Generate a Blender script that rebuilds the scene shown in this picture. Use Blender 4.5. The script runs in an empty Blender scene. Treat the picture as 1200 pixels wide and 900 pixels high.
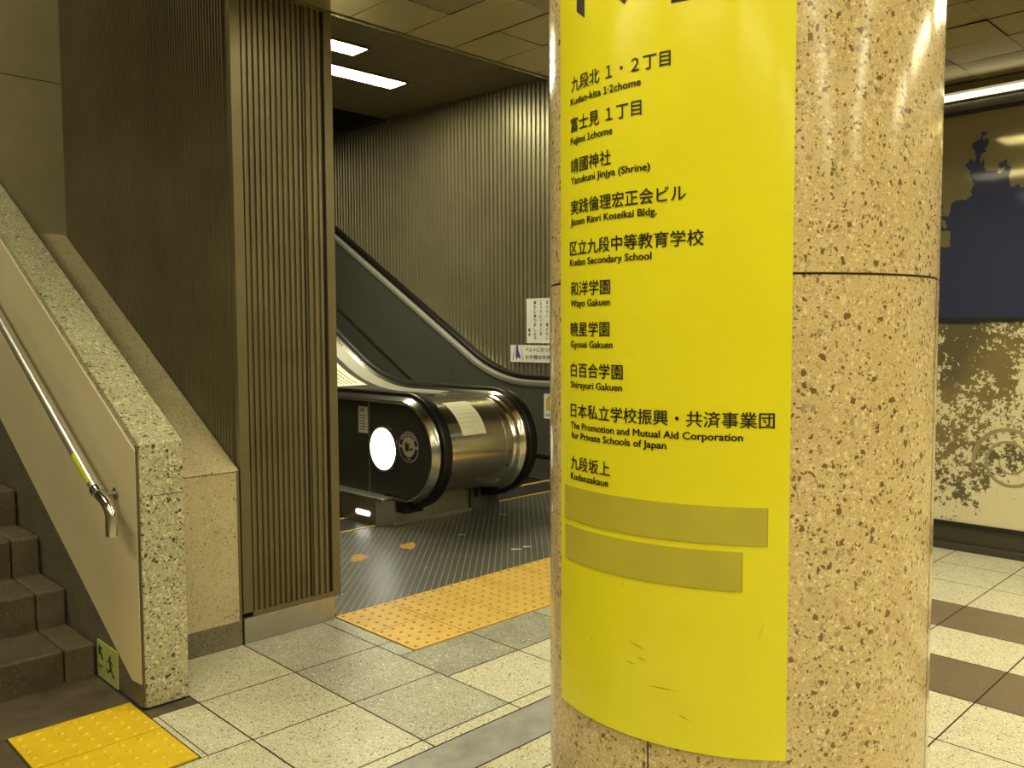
import bpy, bmesh, math, random
from math import sin, cos, tan, pi, radians, sqrt, floor as fl
from mathutils import Vector, Matrix
S = bpy.context.scene
COL = S.collection
random.seed(7)

# ------------------------------------------------------------------ camera
F_PX = 1004.227
PITCH, ROLL, YAW = 0.0610425, -0.0050468, -0.779769
EYE = Vector((0, 0, 1.35))
fw = Vector((-sin(YAW)*cos(PITCH), cos(YAW)*cos(PITCH), -sin(PITCH)))
r0 = Vector((cos(YAW), sin(YAW), 0)); u0 = r0.cross(fw)
rt = cos(ROLL)*r0 + sin(ROLL)*u0; up = -sin(ROLL)*r0 + cos(ROLL)*u0
cd = bpy.data.cameras.new('camera'); cam = bpy.data.objects.new('camera', cd); COL.objects.link(cam)
cd.sensor_width = 36; cd.lens = F_PX/1200*36; cd.clip_start = .05; cd.clip_end = 100
M = Matrix.Identity(4)
for i in range(3):
    M[i][0] = rt[i]; M[i][1] = up[i]; M[i][2] = -fw[i]; M[i][3] = EYE[i]
cam.matrix_world = M
S.camera = cam

# ------------------------------------------------------------------ light level
S.view_settings.view_transform = 'Standard'; S.view_settings.look = 'None'
S.view_settings.gamma = 1; S.view_settings.use_curve_mapping = False
S.view_settings.exposure = 0.45
LAMP = (1.0, .92, .60)          # colour of the fluorescent tubes as the photograph records it
HALL_STRENGTH = 30.0            # brightest row of concourse ceiling lamps
SIDE_STRENGTH = 11.0            # the other rows
STAIR_STRENGTH = 42.0           # lamp in the stairwell
ESC_STRENGTH = 36.0             # lamps over the escalators
w = bpy.data.worlds.new('world'); S.world = w; w.use_nodes = True
w.node_tree.nodes['Background'].inputs[0].default_value = (1, .9, .6, 1)
w.node_tree.nodes['Background'].inputs[1].default_value = .02
try:
    S.cycles.max_bounces = 8; S.cycles.diffuse_bounces = 5; S.cycles.glossy_bounces = 5
    S.cycles.use_denoising = True; S.cycles.sample_clamp_indirect = 6
    S.cycles.caustics_reflective = False; S.cycles.caustics_refractive = False
except Exception:
    pass

# ------------------------------------------------------------------ helpers: materials
def lin(c):
    if isinstance(c, str):
        c = [int(c[i:i+2], 16)/255 for i in (0, 2, 4)]
        return tuple(x/12.92 if x <= .04045 else ((x+.055)/1.055)**2.4 for x in c)
    return tuple(c[:3])
class N:
    def __init__(s, name):
        s.m = bpy.data.materials.new(name); s.m.use_nodes = True
        s.t = s.m.node_tree; s.b = s.t.nodes['Principled BSDF']
        s.co = None
    def n(s, typ, **k):
        o = s.t.nodes.new(typ)
        for a, v in k.items(): setattr(o, a, v)
        return o
    def l(s, a, b): s.t.links.new(a, b)
    def coord(s):
        if not s.co: s.co = s.n('ShaderNodeTexCoord')
        return s.co.outputs['Object']
    def math(s, op, a, b=None, c=None):
        o = s.n('ShaderNodeMath', operation=op)
        for i, x in enumerate((a, b, c)):
            if x is None: continue
            if isinstance(x, (int, float)): o.inputs[i].default_value = x
            else: s.l(x, o.inputs[i])
        return o.outputs[0]
    def mix(s, f, a, b):
        o = s.n('ShaderNodeMix', data_type='RGBA')
        for i, x in ((0, f), (6, a), (7, b)):
            if isinstance(x, (int, float)): o.inputs[i].default_value = x
            elif isinstance(x, (tuple, str)): o.inputs[i].default_value = (*lin(x), 1)
            else: s.l(x, o.inputs[i])
        return o.outputs[2]
    def noise(s, scale, detail=3, rough=.5, co=None, out=0):
        o = s.n('ShaderNodeTexNoise'); s.l(co or s.coord(), o.inputs['Vector'])
        o.inputs['Scale'].default_value = scale; o.inputs['Detail'].default_value = detail; o.inputs['Roughness'].default_value = rough
        return o.outputs[out]
    def voro(s, scale, co=None, feature='F1'):
        o = s.n('ShaderNodeTexVoronoi', feature=feature); s.l(co or s.coord(), o.inputs['Vector'])
        o.inputs['Scale'].default_value = scale
        return o
    def ramp(s, f, stops, interp='LINEAR'):
        o = s.n('ShaderNodeValToRGB'); cr = o.color_ramp; cr.interpolation = interp
        while len(cr.elements) > 1: cr.elements.remove(cr.elements[-1])
        for i, (p, c) in enumerate(stops):
            e = cr.elements[0] if i == 0 else cr.elements.new(p)
            e.position = p; e.color = (*lin(c), 1)
        s.l(f, o.inputs[0]); return o.outputs[0]
    def step(s, f, lo, hi):
        o = s.n('ShaderNodeMapRange'); s.l(f, o.inputs[0])
        o.inputs[1].default_value = lo; o.inputs[2].default_value = hi
        return o.outputs[0]
    def set(s, color=None, rough=None, metal=None, spec=None, coat=None, coat_rough=None):
        b = s.b.inputs
        def put(k, v):
            if v is None: return
            if isinstance(v, (int, float)): b[k].default_value = v
            elif isinstance(v, (tuple, str)): b[k].default_value = (*lin(v), 1)
            else: s.l(v, b[k])
        put('Base Color', color); put('Roughness', rough); put('Metallic', metal)
        put('Specular IOR Level', spec); put('Coat Weight', coat); put('Coat Roughness', coat_rough)
        return s.m
    def bump(s, h, strength=.3, dist=.002):
        o = s.n('ShaderNodeBump'); o.inputs['Strength'].default_value = strength; o.inputs['Distance'].default_value = dist
        s.l(h, o.inputs['Height']); s.l(o.outputs[0], s.b.inputs['Normal'])

def plain(name, c, rough=.5, metal=0, var=.06, vs=6, spec=.5, coat=0):
    g = N(name); c = lin(c)
    dark = tuple(x*(1-var*2) for x in c); lite = tuple(min(1, x*(1+var)) for x in c)
    f = g.step(g.noise(vs, 5, .6), .3, .7)
    g.set(g.mix(f, dark, lite), None, metal, spec, coat)
    r = g.noise(vs*4, 3)
    g.b.inputs['Roughness'].default_value = rough
    return g.m
def emit(name, c, strength):
    g = N(name); g.set('000000', .5)
    g.b.inputs['Emission Color'].default_value = (*lin(c), 1); g.b.inputs['Emission Strength'].default_value = strength
    return g.m
def terrazzo(name, base, base2, layers, rough=.3, coat=0, dirt=0, grain=.0, spec=.5):
    """layers: (voronoi scale, size threshold, [(probability, colour)...])"""
    g = N(name)
    co = g.coord()
    nz = g.n('ShaderNodeVectorMath', operation='MULTIPLY_ADD')
    g.l(g.noise(60, 2, .5, out=1), nz.inputs[0]); nz.inputs[1].default_value = (.010,)*3; g.l(co, nz.inputs[2])
    dco = nz.outputs[0]
    c = g.mix(g.step(g.noise(9, 4, .6), .3, .7), base, base2)
    if grain:
        gb = g.noise(420, 2, .6)
        c = g.mix(g.step(gb, .50, .64), c, tuple(x*(1-grain) for x in lin(base)))
    for sc, thr, chips in layers:
        v = g.voro(sc, dco); ed = g.voro(sc, dco, 'DISTANCE_TO_EDGE')
        sep = g.n('ShaderNodeSeparateColor'); g.l(v.outputs['Color'], sep.inputs[0])
        stops = []; p = 0
        for pr, col in chips:
            stops.append((p, col)); p += pr
        stops.append((p, '000000'))
        colr = g.ramp(sep.outputs[0], stops, 'CONSTANT')
        isch = g.math('LESS_THAN', sep.outputs[0], p)
        inset = g.math('MULTIPLY', sep.outputs[1], thr)
        inside = g.step(g.math('SUBTRACT', ed.outputs['Distance'], inset), 0, .05)
        c = g.mix(g.math('MULTIPLY', isch, inside), c, colr)
    if dirt:
        d = g.step(g.noise(3.5, 5, .65), .42, .72)
        c = g.mix(g.math('MULTIPLY', d, dirt), c, tuple(x*.45 for x in lin(base)))
    g.set(c, rough, 0, spec, coat)
    return g.m

# ------------------------------------------------------------------ helpers: meshes
class MB:
    """collects shapes in world space; build() links them as ONE mesh object"""
    def __init__(s): s.v = []; s.f = []; s.mi = []; s.sm = []
    def add(s, vs, fs, mi=0, smooth=False):
        o = len(s.v); s.v += [tuple(v) for v in vs]
        for f in fs:
            s.f.append(tuple(i+o for i in f)); s.mi.append(mi); s.sm.append(smooth)
        return s
    def box(s, x0, x1, y0, y1, z0, z1, mi=0):
        v = [(x, y, z) for z in (z0, z1) for y in (y0, y1) for x in (x0, x1)]
        return s.add(v, [(0, 2, 3, 1), (4, 5, 7, 6), (0, 1, 5, 4), (2, 6, 7, 3), (0, 4, 6, 2), (1, 3, 7, 5)], mi)
    def prism(s, poly, axis, a, b, mi=0, smooth=False):
        """poly: 2-D points; axis x: (y,z), y: (x,z), z: (x,y)"""
        def P(p, t): return {'x': (t, p[0], p[1]), 'y': (p[0], t, p[1]), 'z': (p[0], p[1], t)}[axis]
        n = len(poly); v = [P(p, a) for p in poly]+[P(p, b) for p in poly]
        ar = sum(poly[i][0]*poly[(i+1) % n][1]-poly[(i+1) % n][0]*poly[i][1] for i in range(n))
        fwd = (ar > 0) == ((b > a) == (axis != 'y'))
        fs = [tuple(range(n-1, -1, -1)), tuple(range(n, 2*n))]
        if not fwd: fs = [f[::-1] for f in fs]
        s.add(v, fs, mi)
        o = len(s.v)-2*n
        for i in range(n):
            j = (i+1) % n; f = (i+o, j+o, j+n+o, i+n+o)
            s.f.append(f if fwd else f[::-1]); s.mi.append(mi); s.sm.append(smooth)
        return s
    def tube(s, pts, r, n=14, mi=0, caps=True):
        pts = [Vector(p) for p in pts]; k = len(pts); o = len(s.v); ref = None
        rr = r if isinstance(r, (list, tuple)) else [r]*k
        for i, p in enumerate(pts):
            t = (pts[min(i+1, k-1)]-pts[max(i-1, 0)]).normalized()
            if ref is None: ref = t.orthogonal().normalized()
            ref = (ref-t*ref.dot(t)).normalized(); b = t.cross(ref)
            for j in range(n):
                a = 2*pi*j/n; s.v.append(tuple(p+rr[i]*(cos(a)*ref+sin(a)*b)))
        for i in range(k-1):
            for j in range(n):
                q = (j+1) % n
                s.f.append((o+i*n+j, o+i*n+q, o+(i+1)*n+q, o+(i+1)*n+j)); s.mi.append(mi); s.sm.append(True)
        if caps:
            s.f.append(tuple(o+j for j in range(n-1, -1, -1))); s.mi.append(mi); s.sm.append(False)
            s.f.append(tuple(o+(k-1)*n+j for j in range(n))); s.mi.append(mi); s.sm.append(False)
        return s
    def disc(s, c, axis, r, t, n=40, mi=0):
        """a short cylinder: centre of its base, unit axis"""
        c = Vector(c); ax = Vector(axis).normalized(); a = ax.orthogonal().normalized(); b = ax.cross(a)
        v = [c+h*ax+r*(cos(2*pi*i/n)*a+sin(2*pi*i/n)*b) for h in (0, t) for i in range(n)]
        fs = [tuple(range(n-1, -1, -1)), tuple(range(n, 2*n))]+[(i, (i+1) % n, n+(i+1) % n, n+i) for i in range(n)]
        return s.add(v, fs, mi)
    def ring(s, c, axis, ri, ro, t, n=48, mi=0):
        c = Vector(c); ax = Vector(axis).normalized(); a = ax.orthogonal().normalized(); b = ax.cross(a)
        v = [c+h*ax+r*(cos(2*pi*i/n)*a+sin(2*pi*i/n)*b) for h, r in ((0, ri), (0, ro), (t, ro), (t, ri)) for i in range(n)]
        fs = []
        for i in range(n):
            j = (i+1) % n
            for k in range(4):
                q = (k+1) % 4; fs.append((k*n+i, k*n+j, q*n+j, q*n+i))
        return s.add(v, fs, mi)
    def sweep(s, rows, closed_section=True, mi=0, smooth=True, cap=True):
        """rows: list (per section point) of equally long 3-D paths"""
        m = len(rows); k = len(rows[0]); o = len(s.v)
        for r in rows: s.v += [tuple(p) for p in r]
        for a in range(m if closed_section else m-1):
            b = (a+1) % m
            for i in range(k-1):
                s.f.append((o+a*k+i, o+a*k+i+1, o+b*k+i+1, o+b*k+i)); s.mi.append(mi); s.sm.append(smooth)
        if cap and closed_section:
            s.f.append(tuple(o+a*k for a in range(m))); s.mi.append(mi); s.sm.append(False)
            s.f.append(tuple(o+a*k+k-1 for a in range(m-1, -1, -1))); s.mi.append(mi); s.sm.append(False)
        return s
    def build(s, name, mats, parent=None, bevel=0, seg=2, angle=40, fix=True):
        if not isinstance(mats, (list, tuple)): mats = [mats]
        if parent is not None: off = parent_loc(parent)
        else:
            xs, ys, zs = zip(*s.v)
            off = Vector(((min(xs)+max(xs))/2, (min(ys)+max(ys))/2, min(zs)))
        me = bpy.data.meshes.new(name)
        me.from_pydata([tuple(Vector(v)-off) for v in s.v], [], s.f)
        for m in mats: me.materials.append(m)
        me.polygons.foreach_set('material_index', s.mi); me.polygons.foreach_set('use_smooth', s.sm)
        me.update()
        if fix:
            bm = bmesh.new(); bm.from_mesh(me); bmesh.ops.recalc_face_normals(bm, faces=bm.faces); bm.to_mesh(me); bm.free()
        if any(s.sm): me.set_sharp_from_angle(angle=radians(35))
        o = bpy.data.objects.new(name, me); COL.objects.link(o)
        if parent is not None: o.parent = parent
        else: o.location = off
        o['_w'] = list(off)
        if bevel:
            b = o.modifiers.new('bevel', 'BEVEL'); b.width = bevel; b.segments = seg; b.limit_method = 'ANGLE'; b.angle_limit = radians(angle)
            b.harden_normals = False
        return o
def parent_loc(p): return Vector(p['_w'])
def empty(name, loc):
    o = bpy.data.objects.new(name, None); COL.objects.link(o); o.location = loc; o['_w'] = list(loc); o.empty_display_size = .1
    return o
def tag(o, label, cat, group=None):
    o['label'] = label; o['category'] = cat; o['kind'] = 'thing'
    if group: o['group'] = group
    return o
def thing(name, loc, label, cat, group=None): return tag(empty(name, loc), label, cat, group)
def struct(o): o['kind'] = 'structure'; return o

_tc = {}
def _raw(body):
    c = bpy.data.curves.new('lettering', 'FONT'); c.body = body; c.size = 1; c.resolution_u = 3
    o = bpy.data.objects.new('lettering', c); COL.objects.link(o)
    bpy.context.view_layer.update()
    me = bpy.data.meshes.new_from_object(o.evaluated_get(bpy.context.evaluated_depsgraph_get()))
    v = [tuple(x.co) for x in me.vertices]; f = [tuple(p.vertices) for p in me.polygons]
    bpy.data.objects.remove(o); bpy.data.curves.remove(c); bpy.data.meshes.remove(me)
    return v, f
def glyphs(body, bold=.0):
    """outline of a line of lettering as flat triangles, em = 1; latin is set from the wide
    latin of the Japanese face, closed up to its own letter widths"""
    key = (body, bold)
    if key in _tc: return _tc[key]
    if all(ord(ch) < 0x100 for ch in body):
        v, f, x = [], [], 0
        runs = []; cur = ''
        for ch in body:
            if ch == '1':
                if cur: runs.append(cur)
                runs.append('1'); cur = ''
            else: cur += ch
        if cur: runs.append(cur)
        for r in runs:
            one = r == '1'; k = .69/CAP if one else 1
            gv, gf = _raw('１' if one else r)
            a = min(p[0] for p in gv); b = max(p[0] for p in gv); k2 = k*.85 if one else 1
            x += .05 if one else .0
            if r[0] == ' ': x += .24
            o = len(v); v += [(x+(p[0]-a)*k2, p[1]*k, 0) for p in gv]; f += [tuple(q+o for q in t) for t in gf]
            x += (b-a)*k2+(.07 if not r.endswith(' ') else .27)
    else:
        v, f = _raw(body)
    if bold:
        n0 = len(v); V = []; F_ = []
        for i, (dx, dy) in enumerate(((-1, 0), (1, 0), (0, .7), (0, -.7))):
            V += [(p[0]+dx*bold, p[1]+dy*bold, .0004*i) for p in v]; F_ += [tuple(q+n0*i for q in t) for t in f]
        v, f = V, F_
    _tc[key] = (v, f); return v, f
CAP = .74
def flat_text(mb, body, org, ux, uy, width=None, height=None, bold=0, mi=0, base=False, center=False):
    """lettering fitted to a rectangle: org = lower left, ux/uy unit vectors"""
    v, f = glyphs(body, bold)
    if not v: return
    x0 = min(p[0] for p in v); x1 = max(p[0] for p in v); y0 = min(p[1] for p in v); y1 = max(p[1] for p in v)
    sy = height/((y1-y0) if not base else .69); sx = width/(x1-x0) if width else sy
    org = Vector(org); ux = Vector(ux); uy = Vector(uy)
    yb = 0 if base else y0
    sh = -(x1-x0)*sx/2 if center else 0
    mb.add([org+ux*((p[0]-x0)*sx+sh)+uy*((p[1]-yb)*sy) for p in v], f, mi)

# ------------------------------------------------------------------ materials
bronze = N('bronze_ribbed_panel')
_f = bronze.step(bronze.noise(3, 4, .6), .3, .7)
bronze.set(bronze.mix(_f, (.135, .112, .056), (.178, .150, .076)), .40, .45)
bronze = bronze.m
wall_metal = N('far_ribbed_panel'); _f = wall_metal.step(wall_metal.noise(2, 4, .6), .3, .7)
wall_metal.set(wall_metal.mix(_f, (.25, .228, .145), (.31, .285, .185)), .34, .6); wall_metal = wall_metal.m
bronze_plain = plain('bronze_plain', (.155, .128, .064), .42, .45)
black = plain('black_gap', (.006, .005, .004), .6)
steel = plain('stainless_steel', (.66, .63, .55), .19, 1.0, .02, 8)
tube_steel = plain('brushed_tube_steel', (.62, .60, .52), .36, .85, .03, 8)
steel_satin = plain('satin_stainless_steel', (.42, .40, .33), .38, .9, .06, 10)
chrome = plain('chrome_trim', (.70, .68, .60), .16, 1.0, .03)
trim_grey = plain('light_grey_trim', (.50, .49, .42), .35, .5, .03)
chrome_dim = plain('dim_chrome_trim', (.40, .39, .35), .2, 1.0, .03)
deck_dark = plain('dark_matt_deck', (.045, .045, .038), .6, 0, .05, 5, .25)
rubber = plain('black_rubber', (.006, .006, .006), .36, 0, .1, 20, .35)
panel_dark = plain('dark_enamel_panel', (.050, .050, .042), .30, 0, .05, 5, .55)
panel_mid = plain('grey_enamel_panel', (.075, .078, .064), .33, 0, .05, 5, .55)
col_mat = terrazzo('tan_terrazzo', (.66, .49, .235), (.76, .585, .30),
    [(330, .30, [(.14, (.42, .30, .13)), (.16, (.84, .70, .44))]),
     (170, .32, [(.14, (.22, .14, .06)), (.14, (.46, .36, .18)), (.12, (.86, .72, .46))]),
     (95, .34, [(.095, (.20, .125, .05)), (.09, (.42, .33, .17)), (.06, (.80, .64, .38))])], .15, 0, 0, .16)
post_mat = terrazzo('grey_terrazzo', (.36, .335, .20), (.46, .43, .27),
    [(260, .30, [(.18, (.10, .085, .05)), (.24, (.62, .58, .40))]),
     (130, .30, [(.14, (.055, .046, .03)), (.20, (.66, .62, .45)), (.12, (.22, .195, .12))]),
     (80, .34, [(.075, (.045, .038, .026)), (.10, (.62, .58, .42))])], .30, .15)
ledge_mat = terrazzo('beige_terrazzo', (.42, .355, .20), (.50, .43, .26),
    [(220, .30, [(.18, (.22, .17, .085)), (.12, (.60, .53, .35))]), (120, .34, [(.09, (.18, .14, .07)), (.08, (.58, .5, .33))])], .35, .1)
skirt_mat = terrazzo('dark_terrazzo', (.12, .107, .072), (.165, .147, .10),
    [(180, .3, [(.2, (.03, .026, .018)), (.14, (.24, .21, .15))])], .4)
beige = N('beige_wall_panel'); _c = beige.mix(beige.step(beige.noise(3, 5, .6), .3, .7), (.70, .60, .385), (.76, .655, .43))
_v = beige.voro(38); _c = beige.mix(beige.math('MULTIPLY', beige.step(_v.outputs['Distance'], .10, .04), .45), _c, (.3, .22, .12)); beige.set(_c, .45); beige = beige.m
conc = N('speckled_wall_stone'); _c = conc.mix(conc.step(conc.noise(4, 5, .65), .3, .7), (.38, .345, .22), (.47, .43, .28))
_v = conc.voro(45); _c = conc.mix(conc.math('MULTIPLY', conc.step(_v.outputs['Distance'], .16, .08), .5), _c, (.18, .14, .08)); conc.set(_c, .5); conc = conc.m
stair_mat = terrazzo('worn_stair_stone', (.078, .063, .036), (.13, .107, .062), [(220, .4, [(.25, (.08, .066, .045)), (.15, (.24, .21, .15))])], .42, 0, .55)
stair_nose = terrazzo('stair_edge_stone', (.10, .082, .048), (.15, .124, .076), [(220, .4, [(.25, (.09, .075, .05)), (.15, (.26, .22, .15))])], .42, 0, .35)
TL = [(300, .30, [(.20, (.17, .145, .085)), (.16, (.80, .76, .60))]), (150, .32, [(.11, (.12, .10, .06)), (.12, (.38, .34, .22)), (.08, (.82, .78, .62))])]
tile_cream = terrazzo('cream_floor_tile', (.56, .53, .385), (.64, .61, .455), TL, .30, .1)
tile_grey = terrazzo('grey_floor_tile', (.385, .38, .305), (.48, .475, .39), TL, .36, .05, .18)
tile_dim = terrazzo('worn_grey_floor_tile', (.285, .285, .23), (.385, .38, .31), TL, .38, .05, .5)
tile_brown = terrazzo('brown_floor_tile', (.135, .098, .062), (.165, .12, .078), [(260, .4, [(.2, (.09, .065, .04)), (.1, (.25, .2, .14))])], .28, .15)
strip_grey = plain('grey_floor_strip', (.31, .31, .285), .35, 0, .14, 9)
dark_floor = plain('worn_dark_floor', (.11, .088, .058), .4, 0, .25, 7)
grout = plain('dark_grout', (.035, .029, .018), .8)
tact = N('yellow_tactile_tile'); _c = tact.mix(tact.step(tact.noise(7, 6, .7), .42, .75), (.72, .47, .095), (.58, .36, .075)); tact.set(_c, .45); tact = tact.m
tact2 = N('bright_yellow_tactile_tile'); _c = tact2.mix(tact2.step(tact2.noise(9, 6, .7), .42, .8), (.74, .52, .014), (.60, .40, .015)); tact2.set(_c, .38); tact2 = tact2.m
tact_dot = plain('worn_stud', (.50, .30, .06), .5)
yellow = N('yellow_sign_sheet'); _c = yellow.mix(yellow.step(yellow.noise(5, 5, .6), .35, .8), (.88, .80, .022), (.84, .75, .018))
_sc = yellow.n('ShaderNodeMapping'); _sc.inputs['Rotation'].default_value = (.7, .5, .4); _sc.inputs['Scale'].default_value = (2, 30, 5); yellow.l(yellow.coord(), _sc.inputs[0])
_c = yellow.mix(yellow.math('MULTIPLY', yellow.step(yellow.noise(2.2, 6, .7, co=_sc.outputs[0]), .70, .76), .35), _c, (.38, .30, .02))
yellow.set(_c, .22, 0, .45, .15, .1); yellow = yellow.m
tape = plain('faded_yellow_tape', (.545, .475, .045), .42, 0, .05, 9)
tape_edge = plain('tape_edge', (.43, .37, .03), .5)
ink = plain('dark_brown_ink', (.022, .014, .008), .4)
ink_grey = plain('glossy_dark_ink', (.03, .024, .018), .2, 0, .05, 6, .9, .4)
paper = plain('cream_paper', (.82, .80, .62), .5)
white = plain('white_sheet', (.80, .80, .72), .45)
navy = plain('navy_ink', (.018, .022, .13), .4)
blue = plain('blue_ink', (.05, .07, .35), .4)
red = plain('red_ink', (.55, .08, .05), .4)
green_glow = plain('pale_green_sign', (.50, .56, .17), .4)
green = plain('dark_green_ink', (.01, .07, .04), .4)
lime = plain('lime_label', (.52, .60, .03), .4)
orange = plain('orange_marking', (.55, .27, .03), .5, 0, .2, 30)
border_y = plain('yellow_border', (.62, .42, .06), .5)
lamp_hall = emit('concourse_tube_light', LAMP, HALL_STRENGTH)
lamp_side = emit('side_tube_light', LAMP, SIDE_STRENGTH)
lamp_stair = emit('stair_tube_light', LAMP, STAIR_STRENGTH)
lamp_esc = emit('escalator_tube_light', LAMP, ESC_STRENGTH)
lamp_disc = emit('white_lit_disc', (1, .98, .88), 3.2)
lamp_strip = emit('wall_tube_light', (1, .9, .58), 1.7)
ceil_mat = N('bronze_ceiling_panel'); _f = ceil_mat.step(ceil_mat.noise(1.1, 3, .5), .3, .7)
ceil_mat.set(ceil_mat.mix(_f, (.46, .375, .165), (.56, .46, .21)), .30, .6); ceil_mat = ceil_mat.m
ceil_mat2 = plain('bronze_ceiling_panel_dark', (.38, .31, .14), .26, .6, .06, 2)
ceil_dark = N('dark_ceiling_panel')
_b = ceil_dark.n('ShaderNodeTexBrick'); ceil_dark.l(ceil_dark.coord(), _b.inputs[0]); _b.offset = 0
for k, v in (('Scale', 1), ('Mortar Size', .008), ('Mortar Smooth', .1), ('Brick Width', .60), ('Row Height', .60)): _b.inputs[k].default_value = v
_b.inputs['Color1'].default_value = (.19, .16, .08, 1); _b.inputs['Color2'].default_value = (.20, .168, .085, 1); _b.inputs['Mortar'].default_value = (.30, .26, .14, 1)
ceil_dark.set(_b.outputs[0], .45, .2); ceil_dark = ceil_dark.m
plain_wall = plain('dim_plain_wall', (.30, .25, .15), .6, 0, .05, 2)
dark_wall = plain('dark_upper_wall', (.05, .045, .03), .6)

plate = N('metal_floor_plate')
_x = plate.n('ShaderNodeSeparateXYZ'); plate.l(plate.coord(), _x.inputs[0])
def _lines(sgn, pitch, wid):
    u = plate.math('MULTIPLY', plate.math('ADD', _x.outputs[0], plate.math('MULTIPLY', _x.outputs[1], sgn)), .7071/pitch)
    d = plate.math('ABSOLUTE', plate.math('SUBTRACT', plate.math('FRACT', u), .5))
    return plate.step(d, wid, wid*.5)
_a = _lines(-1, .036, .10); _bq = _lines(1, .036, .07)
_m = plate.math('MAXIMUM', _a, plate.math('MULTIPLY', _bq, .55))
_c = plate.mix(plate.step(plate.noise(4, 5, .65), .35, .7), (.115, .115, .10), (.155, .155, .135))
plate.set(plate.mix(_m, _c, (.38, .38, .33)), .34, .55); plate.bump(_m, .5, .002); plate = plate.m

# ================================================================== THE SETTING
# ---- floor: tiles laid on dark grout, one mesh
XL = [-3.04, -2.64, -2.24, -1.84, -1.44, -1.045, -.65, -.25, .145, .54, .935, 1.332, 1.728, 2.128, 2.522, 2.927, 3.316, 3.703, 4.085, 4.466, 4.85, 5.23, 5.61]
YL = [-5.89+.404*i for i in range(18)]+[1.37, 1.77, 2.176]
YL = [y for y in YL if y < 1.2 or y in (1.37, 1.77, 2.176)]
fm = MB(); FM = [grout, tile_cream, tile_grey, tile_dim, tile_brown, strip_grey, dark_floor]
fm.add([(-3.2, -6.3, -.004), (6.2, -6.3, -.004), (6.2, 5.6, -.004), (-3.2, 5.6, -.004)], [(0, 1, 2, 3)], 0)
def tile(x0, x1, y0, y1, mi, g=.0030):
    fm.add([(x0+g, y0+g, 0), (x1-g, y0+g, 0), (x1-g, y1-g, 0), (x0+g, y1-g, 0)], [(0, 1, 2, 3)], mi)
for i in range(len(XL)-1):
    for j in range(len(YL)-1):
        x0, x1, y0, y1 = XL[i], XL[i+1], YL[j], YL[j+1]
        mi = 4 if (abs(x0-3.316) < .01 or abs(x0-4.085) < .01) else 1
        if y1 > 1.917: y1 = 1.917
        tile(x0, x1, y0, y1, mi)
    tile(XL[i], XL[i+1], 2.113, 2.176, 1)
tile(-3.04, 5.61, 1.917, 2.113, 5, .0035)
for i in range(len(XL)-1):
    x0, x1 = XL[i], XL[i+1]
    if x0 < .5: 
        for a, b in ((2.176, 2.58), (2.58, 2.985), (2.985, 3.5)): tile(x0, x1, a, b, 6)
    elif x0 < .9:
        tile(x0, x1, 2.176, 2.585, 1); tile(x0, .75, 2.585, 3.165, 6)
    elif x0 < 1.3:
        tile(x0, x1, 2.176, 2.585, 1); tile(1.158, 1.178, 2.585, 2.98, 1, .001); tile(1.178, x1, 2.585, 2.985, 1)
        tile(1.158, 1.332, 2.985, 3.058, 6, .001)
    elif x0 < 2.1:
        g1, g2 = (1, 1) if x0 < 1.5 else (2, 2)
        tile(x0, x1, 2.176, 2.58, g1); tile(x0, x1, 2.58, 2.985, g2); tile(x0, x1, 2.985, 3.414, 1 if x0 < 1.5 else 2)
    else:
        tile(x0, x1, 2.176, 2.52, 1); tile(x0, x1, 2.52, 2.826, 3 if x0 < 2.9 else 2)
tile(-3.04, 1.158, 3.165, 3.55, 6)
tile(2.128, 2.206, 2.826, 2.985, 2); tile(2.128, 2.206, 2.985, 3.44, 2)
struct(fm.build('floor', FM, fix=False))

# ---- ceilings
PX0, PXW, PYW = 2.32, .31, .34
LROWS = {2.01: (-5.6, 2.80), 4.18: (-3.6, 1.15), 3.56: (.5, 2.12), .46: (-5.6, 2.80), -1.09: (-5.6, 2.80)}
LMAIN = 4.18
def in_lamp(x, y):
    for lx, (a, b) in LROWS.items():
        if lx-.01 < x < lx+PXW+.01:
            k = (b-y) % 1.70
            if a < y < b and k < 1.36: return True
    return False
cm = MB()
rows = [3.394]; 
while rows[-1] > -6: rows.append(rows[-1]-PYW)
xs = [PX0+PXW*k for k in range(-17, 12)]
# lamp-row boundaries along Y are added so that no tile covers a lamp
for i in range(len(xs)-1):
    x0, x1 = xs[i], xs[i+1]; xc = (x0+x1)/2
    ys = list(rows); key = [k for k in LROWS if abs(k-x0) < .01]
    if key:
        a, b = LROWS[key[0]]; y = b; cuts = []
        while y > a: cuts += [y, y-1.36]; y -= 1.70
        ys = sorted([r for r in rows if all(abs(r-c) > .05 for c in cuts)]+cuts, reverse=True)
    for j in range(len(ys)-1):
        y1, y0 = ys[j], ys[j+1]
        if key and in_lamp(xc, (y0+y1)/2): continue
        g = .004 if random.random() < .5 else .0018
        t = [random.uniform(-.0022, .0022) for _ in range(3)]
        z = 2.8
        cm.add([(x0+g, y0+.002, z+t[0]), (x0+g, y1-.002, z+t[1]), (x1-.0018, y1-.002, z+t[2]), (x1-.0018, y0+.002, z+t[0]+t[2]-t[1])], [(0, 1, 2, 3)], 0 if random.random() < .72 else 1)
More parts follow.
